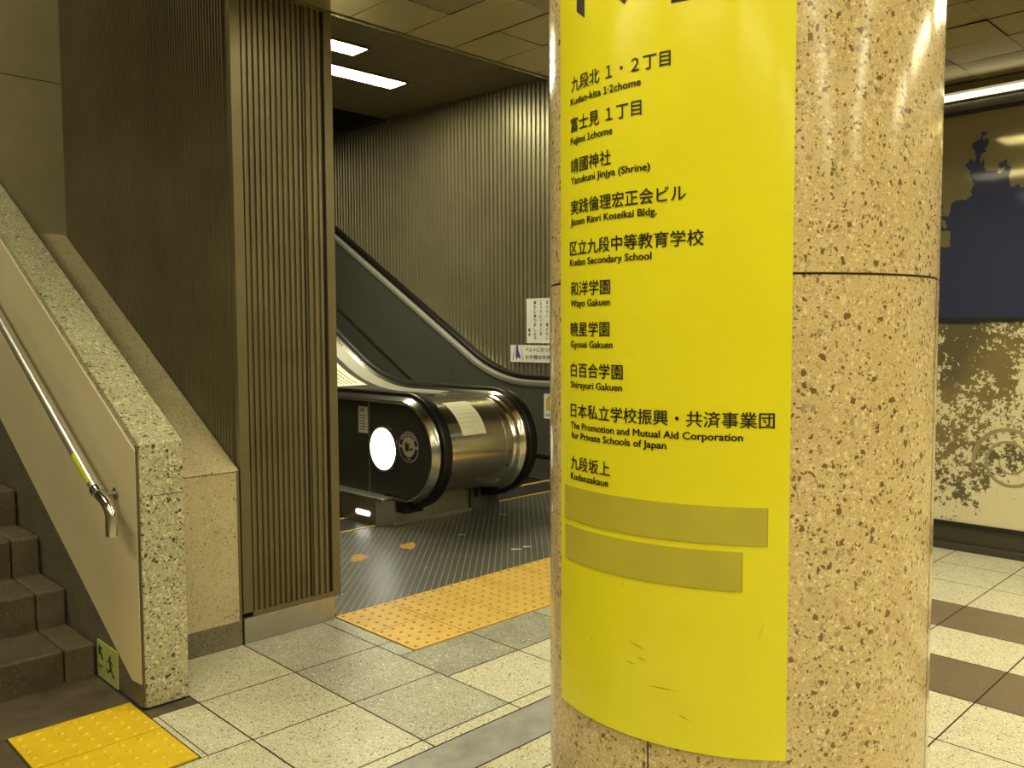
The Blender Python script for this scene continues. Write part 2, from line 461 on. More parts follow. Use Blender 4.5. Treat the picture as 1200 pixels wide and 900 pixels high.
# black void above the tiles, holes left over the lamps are closed by the lamp housings
cm.add([(-3.2, -6.3, 3.02), (-3.2, 3.405, 3.02), (6.2, 3.405, 3.02), (6.2, -6.3, 3.02)], [(0, 1, 2, 3)], 2)
struct(cm.build('ceiling', [ceil_mat, ceil_mat2, black, ceil_mat2], fix=False))
fa = MB(); fa.box(-3.2, 6.1, 3.4055, 3.43, 2.797, 4.6); struct(fa.build('trim_ceiling_step', ceil_mat2))
dm = MB()
dm.add([(2.2, 3.43, 3.69), (2.2, 8.25, 3.83), (6.2, 8.25, 3.83), (6.2, 3.43, 3.69)], [(0, 1, 2, 3)])
dm.add([(2.2, 8.25, 3.83), (2.2, 8.25, 4.8), (6.2, 8.25, 4.8), (6.2, 8.25, 3.83)], [(0, 1, 2, 3)])
dm.add([(2.2, 8.25, 4.8), (2.2, 13, 4.8), (6.2, 13, 4.8), (6.2, 8.25, 4.8)], [(0, 1, 2, 3)])
struct(dm.build('ceiling_escalator', ceil_dark, fix=False))
sm = MB()
sm.add([(-3.2, 3.43, 4.6), (-3.2, 10, 4.6), (1.73, 10, 4.6), (1.73, 3.43, 4.6)], [(0, 1, 2, 3)])
struct(sm.build('ceiling_stairwell', dark_wall, fix=False))

# ---- ribbed walls
def ribs(a0, a1, pitch, depth, duty=.5):
    """profile of vertical ribs: (position, height out of the wall)"""
    n = max(1, round((a1-a0)/pitch)); p = (a1-a0)/n; pts = [(a0, 0)]
    for i in range(n):
        s = a0+i*p; r = p*duty; e = p*.12
        pts += [(s+(p-r)/2-e/2, 0), (s+(p-r)/2+e/2, depth), (s+(p+r)/2-e/2, depth), (s+(p+r)/2+e/2, 0)]
    pts.append((a1, 0)); return pts
def rib_wall_x(mb, x, sgn, y0, y1, z0, z1, pitch, depth, duty=.5, zs=None):
    P = ribs(y0, y1, pitch, depth, duty)
    v = []; f = []
    for i, (y, d) in enumerate(P):
        za = z0(y) if callable(z0) else z0
        zb = z1(y) if callable(z1) else z1
        v += [(x+sgn*d, y, za), (x+sgn*d, y, zb)]
    for i in range(len(P)-1): f.append((2*i, 2*i+1, 2*i+3, 2*i+2))
    mb.add(v, f)
# far wall beyond the escalators
wm = MB(); rib_wall_x(wm, 6.13, -1, 3.43, 12.5, 0, lambda y: 3.69+.029*(y-3.43) if y < 8.25 else 3.84, .060, .016, .52)
wm.add([(6.115, 8.25, 3.84), (6.115, 12.5, 3.84), (6.115, 12.5, 4.8), (6.115, 8.25, 4.8)], [(0, 1, 2, 3)], 1)
struct(wm.build('wall_right', [wall_metal, dark_wall], fix=False))
wm = MB(); wm.box(6.085, 6.125, 8.25, 12.5, 3.80, 3.85); struct(wm.build('trim_1', bronze_plain))
wm = MB(); wm.box(5.62, 6.13, 3.38, 3.43, 0, 3.7); wm.box(5.60, 5.63, 2.9, 3.43, 0, 2.8); struct(wm.build('wall_corner', plain_wall))
wm = MB(); wm.box(1.7, 6.2, 12.5, 12.55, 0, 4.8); struct(wm.build('wall_far', dark_wall))
# ribbed partition between the stairs and the escalators
pm = MB()
rib_wall_x(pm, 1.745, -1, 3.475, 5.60, lambda y: .55+.58*(y-3.41), 4.6, .027, .013, .5)
pm.add([(1.745, 3.475, .3), (1.745, 3.475, 2.81), (1.760, 3.455, 2.81), (1.760, 3.455, .3), (1.760, 3.425, .3), (1.760, 3.425, 2.81), (1.735, 3.425, .3), (1.735, 3.425, 2.81)],
       [(0, 1, 2, 3), (3, 2, 5, 4), (4, 5, 7, 6)], 1)
# front: plain stile, ribs, dark joint, ribs, dark joint, edge trim
def front_ribs(a, b):
    P = ribs(a, b, .0272, .011, .50); v = []; f = []
    for (x, d) in P: v += [(x, 3.424-d, .135), (x, 3.424-d, 2.798)]
    for i in range(len(P)-1): f.append((2*i, 2*i+1, 2*i+3, 2*i+2))
    pm.add(v, f, 0)
pm.box(1.733, 1.778, 3.411, 3.44, .135, 2.798, 1)
front_ribs(1.778, 2.070)
front_ribs(2.080, 2.172)
pm.box(2.068, 2.082, 3.430, 3.45, .135, 2.798, 2)
pm.box(2.170, 2.184, 3.430, 3.45, .135, 2.798, 2)
pm.box(2.182, 2.225, 3.408, 3.47, .112, 2.798, 1)
pm.box(1.778, 2.182, 3.409, 3.44, .112, .136, 1)
pm.box(2.20, 2.222, 3.47, 10, 0, 4.6, 1)
pm.box(1.75, 2.20, 3.45, 3.47, 0, 4.6, 2)
pm.box(1.75, 1.77, 5.6, 10, 0, 4.6, 1)
struct(pm.build('wall_partition', [bronze, bronze_plain, black], fix=False))
bm_ = MB(); bm_.box(1.735, 2.190, 3.410, 3.46, 0, .112); struct(bm_.build('baseboard_partition', steel_satin, bevel=.002))
# end wall of the stair ledge
em = MB(); em.box(1.318, 1.735, 5.507, 5.62, 1.2, 2.812); em.box(1.318, 1.735, 5.507, 5.62, 2.817, 4.6); em.box(1.32, 1.733, 5.51, 5.62, 2.81, 2.82, 1)
struct(em.build('wall_stair_end', [conc, grout]))
# the rest of the concourse shell
for nm, b in (('wall_back', (-3.2, 6.2, -6.32, -6.3, 0, 3.0)), ('wall_left', (-3.22, -3.2, -6.3, 10, 0, 4.6)), ('wall_stair_far', (-3.2, 1.76, 9.98, 10, 0, 4.6))):
    m_ = MB(); m_.box(*b); struct(m_.build(nm, plain_wall))
m_ = MB(); m_.box(5.66, 5.70, -6.3, 2.92, 0, 2.85); struct(m_.build('wall_mural', plain_wall))

# ================================================================== THE PILLAR AND ITS SIGN
CX, CY, CR = 1.65983, .99104, .400
def cyl(th, r, z): return (CX+r*cos(th), CY+r*sin(th), z)
pl = thing('pillar', (CX, CY, 0), 'round tan speckled terrazzo pillar carrying the yellow sign', 'pillar')
pl['kind'] = 'thing'
cb = MB(); n = 160
prof = [(.001, CR), (.5665, CR), (1.4445, CR), (1.4455, CR-.004), (1.4485, CR-.004), (1.4495, CR), (2.790, CR)]
v = [cyl(2*pi*i/n, r, z) for (z, r) in prof for i in range(n)]
f = []
for k in range(len(prof)-1):
    for i in range(n): f.append((k*n+i, k*n+(i+1) % n, (k+1)*n+(i+1) % n, (k+1)*n+i))
cb.add(v, f, 0, True); cb.build('shaft', col_mat, pl)
jt = MB()
for deg in (189.47, 9.47, 99.47, 279.47):
    a = radians(deg); w_ = .0016/CR
    jt.add([cyl(a-w_, CR+.0006, 0), cyl(a+w_, CR+.0006, 0), cyl(a+w_, CR+.0006, 1.444), cyl(a-w_, CR+.0006, 1.444)], [(0, 1, 2, 3)])
v = [cyl(2*pi*i/n, CR-.0036, z) for z in (1.4450, 1.4490) for i in range(n)]
jt.add(v, [(i, (i+1) % n, n+(i+1) % n, n+i) for i in range(n)])
jt.build('joint', grout, pl, fix=False)

SR = CR+.009
sg = thing('direction_sign', (CX, CY, .594), 'large curved yellow direction sign wrapped round the terrazzo pillar', 'sign')
T0, T1, Z0, Z1 = radians(155.25), radians(224.5), .594, 2.45
def curved(mb, t0, t1, z0, z1, ri, ro, k=40, mi=0):
    rows_ = [[cyl(t0+(t1-t0)*i/k, r, z) for i in range(k+1)] for (r, z) in ((ro, z0), (ro, z1), (ri, z1), (ri, z0))]
    mb.sweep(rows_, True, mi, False)
    for i in range(len(mb.sm)): mb.sm[i] = False
b = MB(); curved(b, T0, T1, Z0, Z1, CR+.001, SR-.0005, 96); bo = b.build('board', yellow, sg)
for p in bo.data.polygons: p.use_smooth = len(p.vertices) == 4
bo.data.set_sharp_from_angle(angle=radians(30))
def curved_text(name, body, a0, a1, z, h, bold, base, mat=ink, label=None):
    v, f = glyphs(body, bold)
    x0 = min(p[0] for p in v); x1 = max(p[0] for p in v); y0 = min(p[1] for p in v); y1 = max(p[1] for p in v)
    sy = h/(.69 if base else (y1-y0)); yb = 0 if base else y0
    a0, a1 = radians(a0), radians(a1)
    m_ = MB(); m_.add([cyl(a0+(a1-a0)*(p[0]-x0)/(x1-x0), SR+.0006+p[2]*.05, z+(p[1]-yb)*sy) for p in v], f)
    o = m_.build(name, mat, sg, fix=False)
    if label: o['label'] = label
    return o
JP, EN = .0285, .0128
LINES = [('九段北 １・２丁目', 162.0, 195.2, 1.8095, 'Kudan-kita 1·2chome', 161.6, 187.3, 1.7855),
 ('富士見 １丁目', 161.6, 187.5, 1.7335, 'Fujimi 1chome', 161.6, 178.7, 1.7105),
 ('靖國神社', 161.6, 178.2, 1.655, 'Yasukuni Jinjya (Shrine)', 161.6, 190.0, 1.635),
 ('実践倫理宏正会ビル', 161.6, 199.3, 1.5755, 'Jissen Rinri Koseikai Bldg.', 161.6, 191.9, 1.5555),
 ('区立九段中等教育学校', 161.1, 203.7, 1.497, 'Kudan Secondary School', 161.1, 190.5, 1.4775),
 ('和洋学園', 161.5, 178.0, 1.4185, 'Wayo Gakuen', 161.5, 178.0, 1.398),
 ('暁星学園', 161.5, 177.8, 1.340, 'Gyosei Gakuen', 161.5, 178.9, 1.3185),
 ('白百合学園', 161.5, 182.2, 1.2605, 'Shirayuri Gakuen', 161.5, 182.0, 1.2395),
 ('日本私立学校振興・共済事業団', 161.5, 220.75, 1.181, 'The Promotion and Mutual Aid Corporation', 161.5, 213.4, 1.159),
 ('九段坂上', 161.5, 178.1, 1.077, 'Kudanzakaue', 161.5, 177.6, 1.058)]
for jp, a0, a1, z, en, b0, b1, z2 in LINES:
    curved_text('lettering', jp, a0, a1, z, JP, .014, False)
    curved_text('lettering', en, b0, b1, z2, EN, .030, True)
curved_text('lettering', 'for Private Schools of Japan', 161.9, 194.7, 1.1395, EN, .030, True)
# feet of the large heading that runs out of the top of the picture
for nm, pts, mt in (('heading_stroke', [(164.7, 1.957), (168.2, 1.938), (168.2, 2.10), (164.7, 2.10)], ink_grey),
                    ('heading_stroke', [(180.3, 1.948), (182.4, 1.9335), (183.5, 1.945), (189.5, 2.06), (186.0, 2.06), (182.3, 1.985), (177.5, 2.06), (174.0, 2.06)], ink),
                    ('heading_stroke', [(195.2, 1.9145), (202.5, 1.9145), (202.5, 1.945), (198.9, 1.945), (198.9, 2.06), (195.2, 2.06)], ink)):
    m_ = MB(); m_.add([cyl(radians(a), SR+.0006, z) for a, z in pts], [tuple(range(len(pts)))])
    o = m_.build(nm, mt, sg, fix=False)
for a0, a1, z0, z1, lb in ((158.0, 219.45, .9755, 1.043, 'longer faded tape strip covering a line'), (158.4, 213.6, .8935, .964, 'shorter faded tape strip covering a line')):
    m_ = MB(); curved(m_, radians(a0), radians(a1), z0, z1, SR-.0004, SR+.0007, 60)
    e_ = .0022
    curved(m_, radians(a1)-.004, radians(a1), z0, z1, SR, SR+.0010, 2, 1); curved(m_, radians(a0), radians(a1), z0, z0+.0012, SR, SR+.0010, 60, 1)
    o = m_.build('cover_strip', [tape, tape_edge], sg); o['label'] = lb
# scuffs on the lower part of the sheet
scuff_mat = plain('scuff_mark', (.36, .29, .03), .5)
for (t, z, dt, dz) in ((170.5, .755, 1.6, -.004), (166.5, .640, 1.1, -.001), (184.0, .775, 5.5, -.010), (198.0, .660, 3.4, -.010), (183.0, .735, 3.5, -.002), (217, .80, 2.2, .050), (181.5, .868, 1.6, .022), (186.5, .748, 3.2, -.002), (220.0, .62, .5, .05), (190, .70, 8, .002)):
    a, b2 = radians(t), radians(t+dt); hw = .0009
    sc = MB(); sc.add([cyl(a, SR+.0005, z), cyl((a+b2)/2, SR+.0005, z+dz/2-hw), cyl(b2, SR+.0005, z+dz), cyl((a+b2)/2, SR+.0005, z+dz/2+hw)], [(0, 1, 2, 3)])
    sc.build('scuff', scuff_mat, sg, fix=False)

# ================================================================== STAIRS, BALUSTRADE, LEDGE
st = thing('staircase', (.2, 3.5, 0), 'dark worn stone stairs climbing behind the beige balustrade', 'stairs')
zt = [.128, .278, .445, .612, .779, .946, 1.113, 1.28, 1.447, 1.614]
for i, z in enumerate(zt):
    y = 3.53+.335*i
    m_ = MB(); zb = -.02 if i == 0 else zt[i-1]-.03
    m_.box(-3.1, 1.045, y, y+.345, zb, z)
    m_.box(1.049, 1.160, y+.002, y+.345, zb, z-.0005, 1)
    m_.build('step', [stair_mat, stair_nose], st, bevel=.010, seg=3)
bal = thing('stair_balustrade', (1.24, 3.06, 0), 'sloping stair balustrade with beige panel, speckled end post and capping', 'balustrade')
def ztop(y): return .962+.5475*(y-3.058) if y > 3.058 else .962
YE = 8.6
m_ = MB()
body = [(3.058, .004), (YE, .004), (YE, ztop(YE)), (3.058, .962)]
m_.prism(body, 'x', 1.170, 1.330)
m_.build('terrazzo_wall', post_mat, bal, bevel=.004)
seam = MB(); seam.box(1.1705, 1.3305, 3.0572, 3.0590, .770, .7725); seam.build('joint', grout, bal)
m_ = MB()
panel_poly = [(3.076, .09), (3.165, .082), (YE, .082+.533*(YE-3.165)), (YE, ztop(YE)-.028), (3.076, .934)]
m_.prism(panel_poly, 'x', 1.164, 1.1705); o = m_.build('beige_panel', beige, bal); o['label'] = 'smooth beige inner panel'
m_ = MB()
m_.prism([(3.076, .004), (YE, .004), (YE, .082+.533*(YE-3.165)), (3.165, .082), (3.076, .09)], 'x', 1.1655, 1.1705); o = m_.build('skirting', skirt_mat, bal); o['label'] = 'dark speckled skirting'
m_ = MB(); m_.box(1.1665, 1.1712, 3.0575, 3.076, .03, .955); m_.build('corner_strip', stair_nose, bal)
ldg = thing('terrazzo_ledge', (1.53, 3.43, 0), 'low sloping beige terrazzo ledge between balustrade and ribbed wall', 'ledge')
m_ = MB(); m_.prism([(3.415, .004), (5.507, .004), (5.507, 1.937), (3.415, .765)], 'x', 1.333, 1.7265)
m_.build('ledge_body', ledge_mat, ldg, bevel=.003)
m_ = MB(); m_.box(1.334, 1.7255, 3.4125, 3.4165, .0, .108); o = m_.build('skirting', skirt_mat, ldg); o['label'] = 'dark speckled skirting'
m_ = MB(); m_.box(1.333, 1.7265, 3.4140, 3.4165, .757, .7595); m_.build('joint', grout, ldg)
m_ = MB(); m_.box(1.715, 1.7268, 3.4140, 3.4168, .108, .755); m_.build('edge_strip', bronze_plain, ldg)

hr = thing('handrail', (1.09, 3.15, .64), 'stainless steel tube handrail fixed along the beige stair panel', 'handrail')
HX, sl = 1.090, .5475
p0 = Vector((HX, 3.245, .788)); p1 = Vector((HX, 8.4, .788+sl*5.155))
m_ = MB(); m_.tube([p0, p0.lerp(p1, .08), p1], .0215, 20); m_.build('rail', tube_steel, hr)
m_ = MB(); d = (p0-p1).normalized()
m_.tube([p0-d*.006, p0, p0+d*.012, p0+d*.03], [.0218, .0245, .0245, .0220], 20); m_.build('collar', chrome, hr)
bend = [p0+d*.03]; 
q0 = p0+d*.03; q1 = Vector((HX, 3.11, .735)); q2 = Vector((HX, 3.108, .640))
for k in range(1, 9):
    t = k/8; bend.append((1-t)**2*q0+2*t*(1-t)*Vector((HX, 3.108, .752))*1.0+t*t*Vector((HX, 3.108, .705)))
bend.append(q2)
m_ = MB(); m_.tube(bend, .0200, 20); m_.build('end_bend', chrome, hr)
for yy in (3.26, 5.0, 6.3, 7.6):
    m_ = MB(); zz = .788+sl*(yy-3.245)-.012
    m_.tube([(HX+.004, yy, zz-.006), (HX+.03, yy, zz-.022), (1.163, yy, zz-.022)], .0075, 10); m_.disc((1.1575, yy, zz-.022), (1, 0, 0), .022, .006, 20)
    m_.build('bracket', steel_satin, hr)
# lime label on the tube, facing the stairs
m_ = MB(); n_ = 8
A = p0-d*.035; B = p0-d*.215
e1 = Vector((-1, 0, 0)); e2 = Vector((0, -d.z, d.y)).normalized()
if e2.z < 0: e2 = -e2
r1 = [[P+.0221*(cos(t)*e1+sin(t)*e2) for P in (A, B)] for t in [radians(-8+56*k/n_) for k in range(n_+1)]]
m_.sweep(r1, False, 0, True, False); m_.build('label', lime, hr, fix=False)
m_ = MB()
nn = (cos(radians(20))*e1+sin(radians(20))*e2); vv = (cos(radians(110))*e1+sin(radians(110))*e2)

ex = thing('exit_sign', (1.164, 3.405, .01), 'small pale green exit sign with arrow and running figure by the bottom step', 'sign')
X_ = 1.1625
m_ = MB(); m_.box(X_-.001, 1.1655, 3.302, 3.510, .004, .150); m_.build('plate', green_glow, ex)
m_ = MB(); xx = X_-.0016
def yz(mb, pts, mi=0): mb.add([(xx, y, z) for y, z in pts], [tuple(range(len(pts)))], mi)
# arrow pointing up and back, left part of the sign (larger y)
yz(m_, [(3.497, .132), (3.455, .126), (3.472, .112), (3.446, .085), (3.456, .076), (3.484, .100), (3.496, .088)])
o = m_.build('arrow', green, ex, fix=False)
m_ = MB()
for c in ((3.375, .108, .009),):
    yz(m_, [(c[0]+c[2]*cos(t*pi/5), c[1]+c[2]*sin(t*pi/5)) for t in range(10)])
yz(m_, [(3.384, .098), (3.366, .096), (3.360, .062), (3.376, .060)])
yz(m_, [(3.362, .070), (3.350, .050), (3.330, .046), (3.330, .038), (3.356, .040), (3.374, .062)])
yz(m_, [(3.378, .066), (3.394, .052), (3.416, .060), (3.418, .052), (3.394, .042), (3.368, .058)])
yz(m_, [(3.382, .094), (3.402, .082), (3.406, .088), (3.384, .100)])
yz(m_, [(3.366, .092), (3.346, .080), (3.344, .086), (3.366, .099)])
m_.build('running_figure', green, ex, fix=False)
m_ = MB(); flat_text(m_, 'EXIT', (xx, 3.500, .042), (0, -1, 0), (0, 0, 1), height=.013, width=.046, bold=.02); m_.build('lettering', green, ex, fix=False)

# ================================================================== TACTILE TILES AND METAL FLOOR
def tactile_tile(x0, x1, y0, y1, mat, parent, nx=5, ny=5, dot=None, r=.0115, h=.004):
    m_ = MB(); g = .0030; zt_ = .003
    m_.box(x0+g, x1-g, y0+g, y1-g, -.003, zt_)
    for i in range(nx):
        for j in range(ny):
            cx = x0+(x1-x0)*(i+.5)/nx; cy = y0+(y1-y0)*(j+.5)/ny; k = 12
            v = [(cx+q*cos(2*pi*a/k), cy+q*sin(2*pi*a/k), z) for q, z in ((r, zt_), (r*.72, zt_+h)) for a in range(k)]
            m_.add(v, [(a, (a+1) % k, k+(a+1) % k, k+a) for a in range(k)], 1, False); m_.add(v[k:], [tuple(range(k))], 1)
    return m_.build('tactile_tile', [mat, dot or mat], parent, fix=False)
tp = thing('tactile_paving', (2.9, 2.83, 0), 'amber studded tactile paving band along the metal floor plate', 'tactile paving')
for i in range(10):
    for j in range(2):
        tactile_tile(2.2075+.3055*i, 2.2075+.3055*(i+1), 2.828+.306*j, 2.828+.306*(j+1), tact, tp, 5, 5, tact_dot, .0095, .004)
tq = thing('tactile_paving', (.95, 2.6, 0), 'bright yellow studded tactile paving patch at the foot of stairs', 'tactile paving')
for (a, b_) in ((2.59, 2.878), (2.878, 3.165)):
    tactile_tile(.752, 1.155, a, b_, tact2, tq, 7, 5, None, .0125, .0045)

fp = thing('floor_plate', (3.9, 3.45, 0), 'dark patterned metal floor plate in front of the escalators', 'floor plate')
m_ = MB(); m_.box(2.223, 6.10, 3.442, 4.86, -.003, .002); m_.build('plate', plate, fp)
for (cx, cy) in ((2.905, 4.25), (3.29, 4.265)):
    m_ = MB(); a = Vector((.70, -.70, 0)); b_ = Vector((.7, .7, 0)); c = Vector((cx, cy, .0026)); pts = []
    for t in range(18):
        q = 2*pi*t/18; rr = 1+.16*sin(3*q+cx*9)+.1*sin(5*q)
        pts.append(c+a*(.050*cos(q)*rr)+b_*(.085*sin(q)*rr))
    m_.add(pts, [tuple(range(18))]); m_.build('floor_marking', orange, fp, fix=False)
for (cx, cy, s_) in ((2.41, 3.728, .035), (3.703, 3.715, .04), (3.793, 3.714, .03), (3.719, 4.245, .03), (3.05, 3.79, .014), (4.35, 4.5, .03)):  # flat white patches painting reflections and scratches onto the plate
    m_ = MB(); c = Vector((cx, cy, .0026)); a = Vector((.75, -.66, 0)); b_ = Vector((.2, .98, 0))
    m_.add([c-a*s_-b_*s_*.35, c+a*s_*.8-b_*s_*.2, c+a*s_*1.1+b_*s_*.3, c-a*s_*.5+b_*s_*.4], [(0, 1, 2, 3)]); o = m_.build('glint_scratch', white, fp, fix=False)

# ================================================================== ESCALATORS
YC, ZC = 4.705, .530
RB, TH = 1.6, radians(30.1)
YT = 6.045-RB*tan(TH/2)
def path(r, ya=4.90, ye=10.2, na=28, nb=10):
    """side profile of a balustrade at distance r from the newel centre: (y,z)"""
    P = [(ya, ZC-r), ((ya+YC)/2, ZC-r)]
    for i in range(na+1):
        a = -pi/2-pi*i/na; P.append((YC+r*cos(a), ZC+r*sin(a)))
    P.append(((YC+YT)/2, ZC+r))
    rho = RB-(r-.4); zc = ZC+.4+RB
    for i in range(nb+1):
        f_ = TH*i/nb; P.append((YT+rho*sin(f_), zc-rho*cos(f_)))
    y, z = P[-1]; P.append((ye, z+(ye-y)*tan(TH)))
    return P
def loft(mb, prof, mi=0, **k):
    mb.sweep([[(x, y, z) for y, z in path(r, **k)] for x, r in prof], True, mi, True)
def rail_profile(x0, x1, r0_, r1_, e=.014):
    P = []
    for (cx, cr, a0) in ((x1-e, r1_-e, 0), (x0+e, r1_-e, 90), (x0+e, r0_+e, 180), (x1-e, r0_+e, 270)):
        for k in range(4): 
            a = radians(a0+30*k); P.append((cx+e*cos(a), cr+e*sin(a)))
    return P
def zlow(y): return .2 if y < 6.28-.35 else max(.2, .93+.577*(y-7.55))
def panel_outline(r, y_end):
    P = [p for p in path(r, ya=4.95) if p[0] < y_end]
    y, z = P[-1]; P.append((y_end, z+(y_end-y)*tan(TH)))
    P += [(y_end, zlow(y_end)+.0), (6.40, zlow(6.40)), (6.22, .215), (6.0, .2), (5.0, ZC-r+.0)]
    return P

# ---- left escalator: its right-hand balustrade with the round lamp faces the stairs
e1_ = thing('escalator', (3.0, 4.9, 0), 'escalator with the round lit disc and emblem on its dark newel panel', 'escalator')
m_ = MB(); m_.prism(panel_outline(.345, 10.0), 'x', 3.585, 3.605); m_.build('balustrade_panel', panel_dark, e1_, fix=True)
m_ = MB(); loft(m_, [(3.588, .322), (3.570, .326), (3.560, .338), (3.563, .348), (3.585, .358), (3.605, .372), (3.628, .376), (3.660, .372), (3.660, .322)]); m_.build('panel_trim', chrome_dim, e1_)
m_ = MB(); loft(m_, rail_profile(3.622, 3.705, .366, .404)); m_.build('handrail', rubber, e1_)
m_ = MB(); loft(m_, [(3.680, .325), (3.680, .372), (3.705, .368), (3.725, .352), (3.735, .325)]); m_.build('inner_trim', chrome, e1_)
m_ = MB(); m_.prism([(4.79, .178), (6.6, .178), (6.6, .200), (4.79, .200)], 'x', 3.470, 3.600); m_.build('base_rail', steel_satin, e1_, bevel=.006)
m_ = MB(); m_.prism([(4.86, .0), (6.6, .0), (6.6, .177), (4.862, .177)], 'x', 3.472, 3.600); m_.build('skirt_panel', panel_dark, e1_)
for yy in (4.96+.16, 5.42):
    m_ = MB(); m_.box(3.469, 3.473, yy, yy+.014, .004, .177); m_.build('skirt_seam', steel_satin, e1_)
m_ = MB(); m_.prism([(5.018+.066*(1 if cos(t) > 0 else -1)+.018*cos(t), .077+.018*sin(t)) for t in [2*pi*i/28 for i in range(28)]], 'x', 3.466, 3.473); m_.build('skirt_light', lamp_disc, e1_)
m_ = MB(); m_.disc((3.586, 4.925, .528), (-1, 0, 0), .150, .006, 48); m_.build('round_light', lamp_disc, e1_)
m_ = MB(); m_.ring((3.586, 4.922, .528), (-1, 0, 0), .150, .168, .009, 56); m_.build('light_ring', chrome, e1_)
m_ = MB(); m_.box(3.580, 3.586, 5.080, 5.096, .2, .86); 
m_.build('panel_seam', steel_satin, e1_)
# round sticker with navy ring
m_ = MB(); cc = (3.5845, 4.632, .567)
m_.disc(cc, (-1, 0, 0), .106, .001, 40, 0); m_.ring((3.5836, cc[1], cc[2]), (-1, 0, 0), .070, .101, .0005, 40, 1)
m_.disc((3.5834, cc[1], cc[2]), (-1, 0, 0), .070, .0004, 36, 2)
xx = 3.5826
yz(m_, [(4.670, .538), (4.632, .535), (4.630, .560), (4.623, .600), (4.642, .585), (4.654, .606), (4.668, .588)], 1)
yz(m_, [(4.624, .540), (4.586, .548), (4.582, .566), (4.595, .560), (4.610, .556), (4.624, .570)], 1)
for k in range(-4, 5):
    a = radians(90+k*13); c_ = Vector((xx, cc[1]+.0855*cos(a), cc[2]+.0855*sin(a)))
    t_ = Vector((0, -sin(a), cos(a))); n_2 = Vector((0, cos(a), sin(a)))
    m_.add([c_-t_*.005-n_2*.009, c_+t_*.005-n_2*.009, c_+t_*.005+n_2*.009, c_-t_*.005+n_2*.009], [(0, 1, 2, 3)], 0)
for k in range(-1, 2):
    a = radians(-90+k*15); c_ = Vector((xx, cc[1]+.0855*cos(a), cc[2]+.0855*sin(a)))
    m_.add([c_+Vector((0, .006*cos(q*pi/4), .006*sin(q*pi/4))) for q in range(8)], [tuple(range(8))], 0)
for s_ in (-1, 1):   # cream gaps at the sides of the ring
    a0 = radians(-6 if s_ > 0 else 174)
    m_.add([(xx, cc[1]+q*cos(a0+t), cc[2]+q*sin(a0+t)) for q, t in ((.070, 0), (.101, 0), (.101, .22), (.070, .22))], [(0, 1, 2, 3)], 2)
o = m_.build('emblem_sticker', [white, navy, plain('cream_ink', (.62, .56, .33), .4)], e1_, fix=False); o['label'] = 'round navy and cream sticker'
m_ = MB(); m_.box(3.5835, 3.5855, 5.105, 5.222, .622, .815); xx = 3.5829
flat_text(m_, '注意', (xx, 5.20, .775), (0, -1, 0), (0, 0, 1), height=.026, bold=.03, mi=1)
for k in range(6): m_.add([(xx, 5.21, .745-.02*k), (xx, 5.125+.008*(k % 3), .745-.02*k), (xx, 5.125+.008*(k % 3), .752-.02*k), (xx, 5.21, .752-.02*k)], [(0, 1, 2, 3)], 1)
o = m_.build('instruction_label', [white, plain('grey_ink', (.2, .2, .18), .5)], e1_, fix=False); o['label'] = 'small white instruction label'

def comb_and_steps(parent, x0, x1):
    m_ = MB(); m_.box(x0, x1, 4.86, 5.25, -.02, .003); m_.build('comb_plate', steel_dark, parent)
    m_ = MB()
    m_.box(x0, x1, 4.866, 4.890, .003, .0052)
    m_.box(x0, x1, 5.215, 5.235, .003, .0052)
    for xa in (x0, x1-.022): m_.box(xa, xa+.022, 4.89, 5.215, .003, .0052)
    m_.build('yellow_border', border_y, parent)
    for i in range(11):
        y = 5.25+.40*i; z = -.26+.231*(i-1.7) if i > 2.9 else -.004-.02*i
        s_ = MB(); s_.box(x0+.01, x1-.01, y, y+.40, z-.24, z)
        for k in range(22): 
            xa = x0+.03+(x1-x0-.06)*k/22; s_.box(xa, xa+.014, y+.03, y+.385, z, z+.006)
        s_.box(x0+.01, x1-.01, y, y+.028, z, z+.005, 1)
        s_.build('step', [steel_dark, border_y], parent)
steel_dark = plain('dark_grooved_metal', (.06, .06, .052), .4, .6)
comb_and_steps(e1_, 2.40, 3.555)

# ---- right escalator
e2_ = thing('escalator', (5.2, 4.9, 0), 'escalator on the right, rising along the far ribbed wall', 'escalator')
m_ = MB(); loft(m_, rail_profile(4.435, 4.520, .366, .404)); m_.build('handrail', rubber, e2_)
m_ = MB(); loft(m_, [(4.385, .325), (4.375, .336), (4.385, .350), (4.405, .356), (4.425, .374), (4.445, .376), (4.520, .366), (4.545, .350), (4.545, .325)]); m_.build('panel_trim', chrome, e2_)
m_ = MB(); loft(m_, [(4.335, .326), (4.331, .340), (4.350, .347), (4.368, .338), (4.368, .326)]); m_.build('collar', chrome, e2_)
m_ = MB(); m_.prism(panel_outline(.345, 10.0), 'x', 4.522, 4.54); m_.build('balustrade_panel', panel_dark, e2_)
m_ = MB(); loft(m_, rail_profile(5.800, 5.890, .362, .410)); m_.build('handrail', rubber, e2_)
m_ = MB(); m_.prism(panel_outline(.345, 10.0), 'x', 5.785, 5.805); m_.build('balustrade_panel', panel_mid, e2_)
m_ = MB(); loft(m_, [(5.787, .295), (5.776, .300), (5.762, .322), (5.762, .352), (5.780, .362), (5.880, .366), (5.880, .295)]); m_.build('panel_trim', trim_grey, e2_)
m_ = MB(); loft(m_, [(5.880, .24), (5.880, .285), (6.112, .285), (6.112, .24)]); m_.build('outer_deck', steel_satin, e2_)
m_ = MB()
for p, q in (((5.0, .2), (6.0, .2)), ((6.0, .2), (6.22, .215)), ((6.22, .215), (6.40, zlow(6.40)))): pass
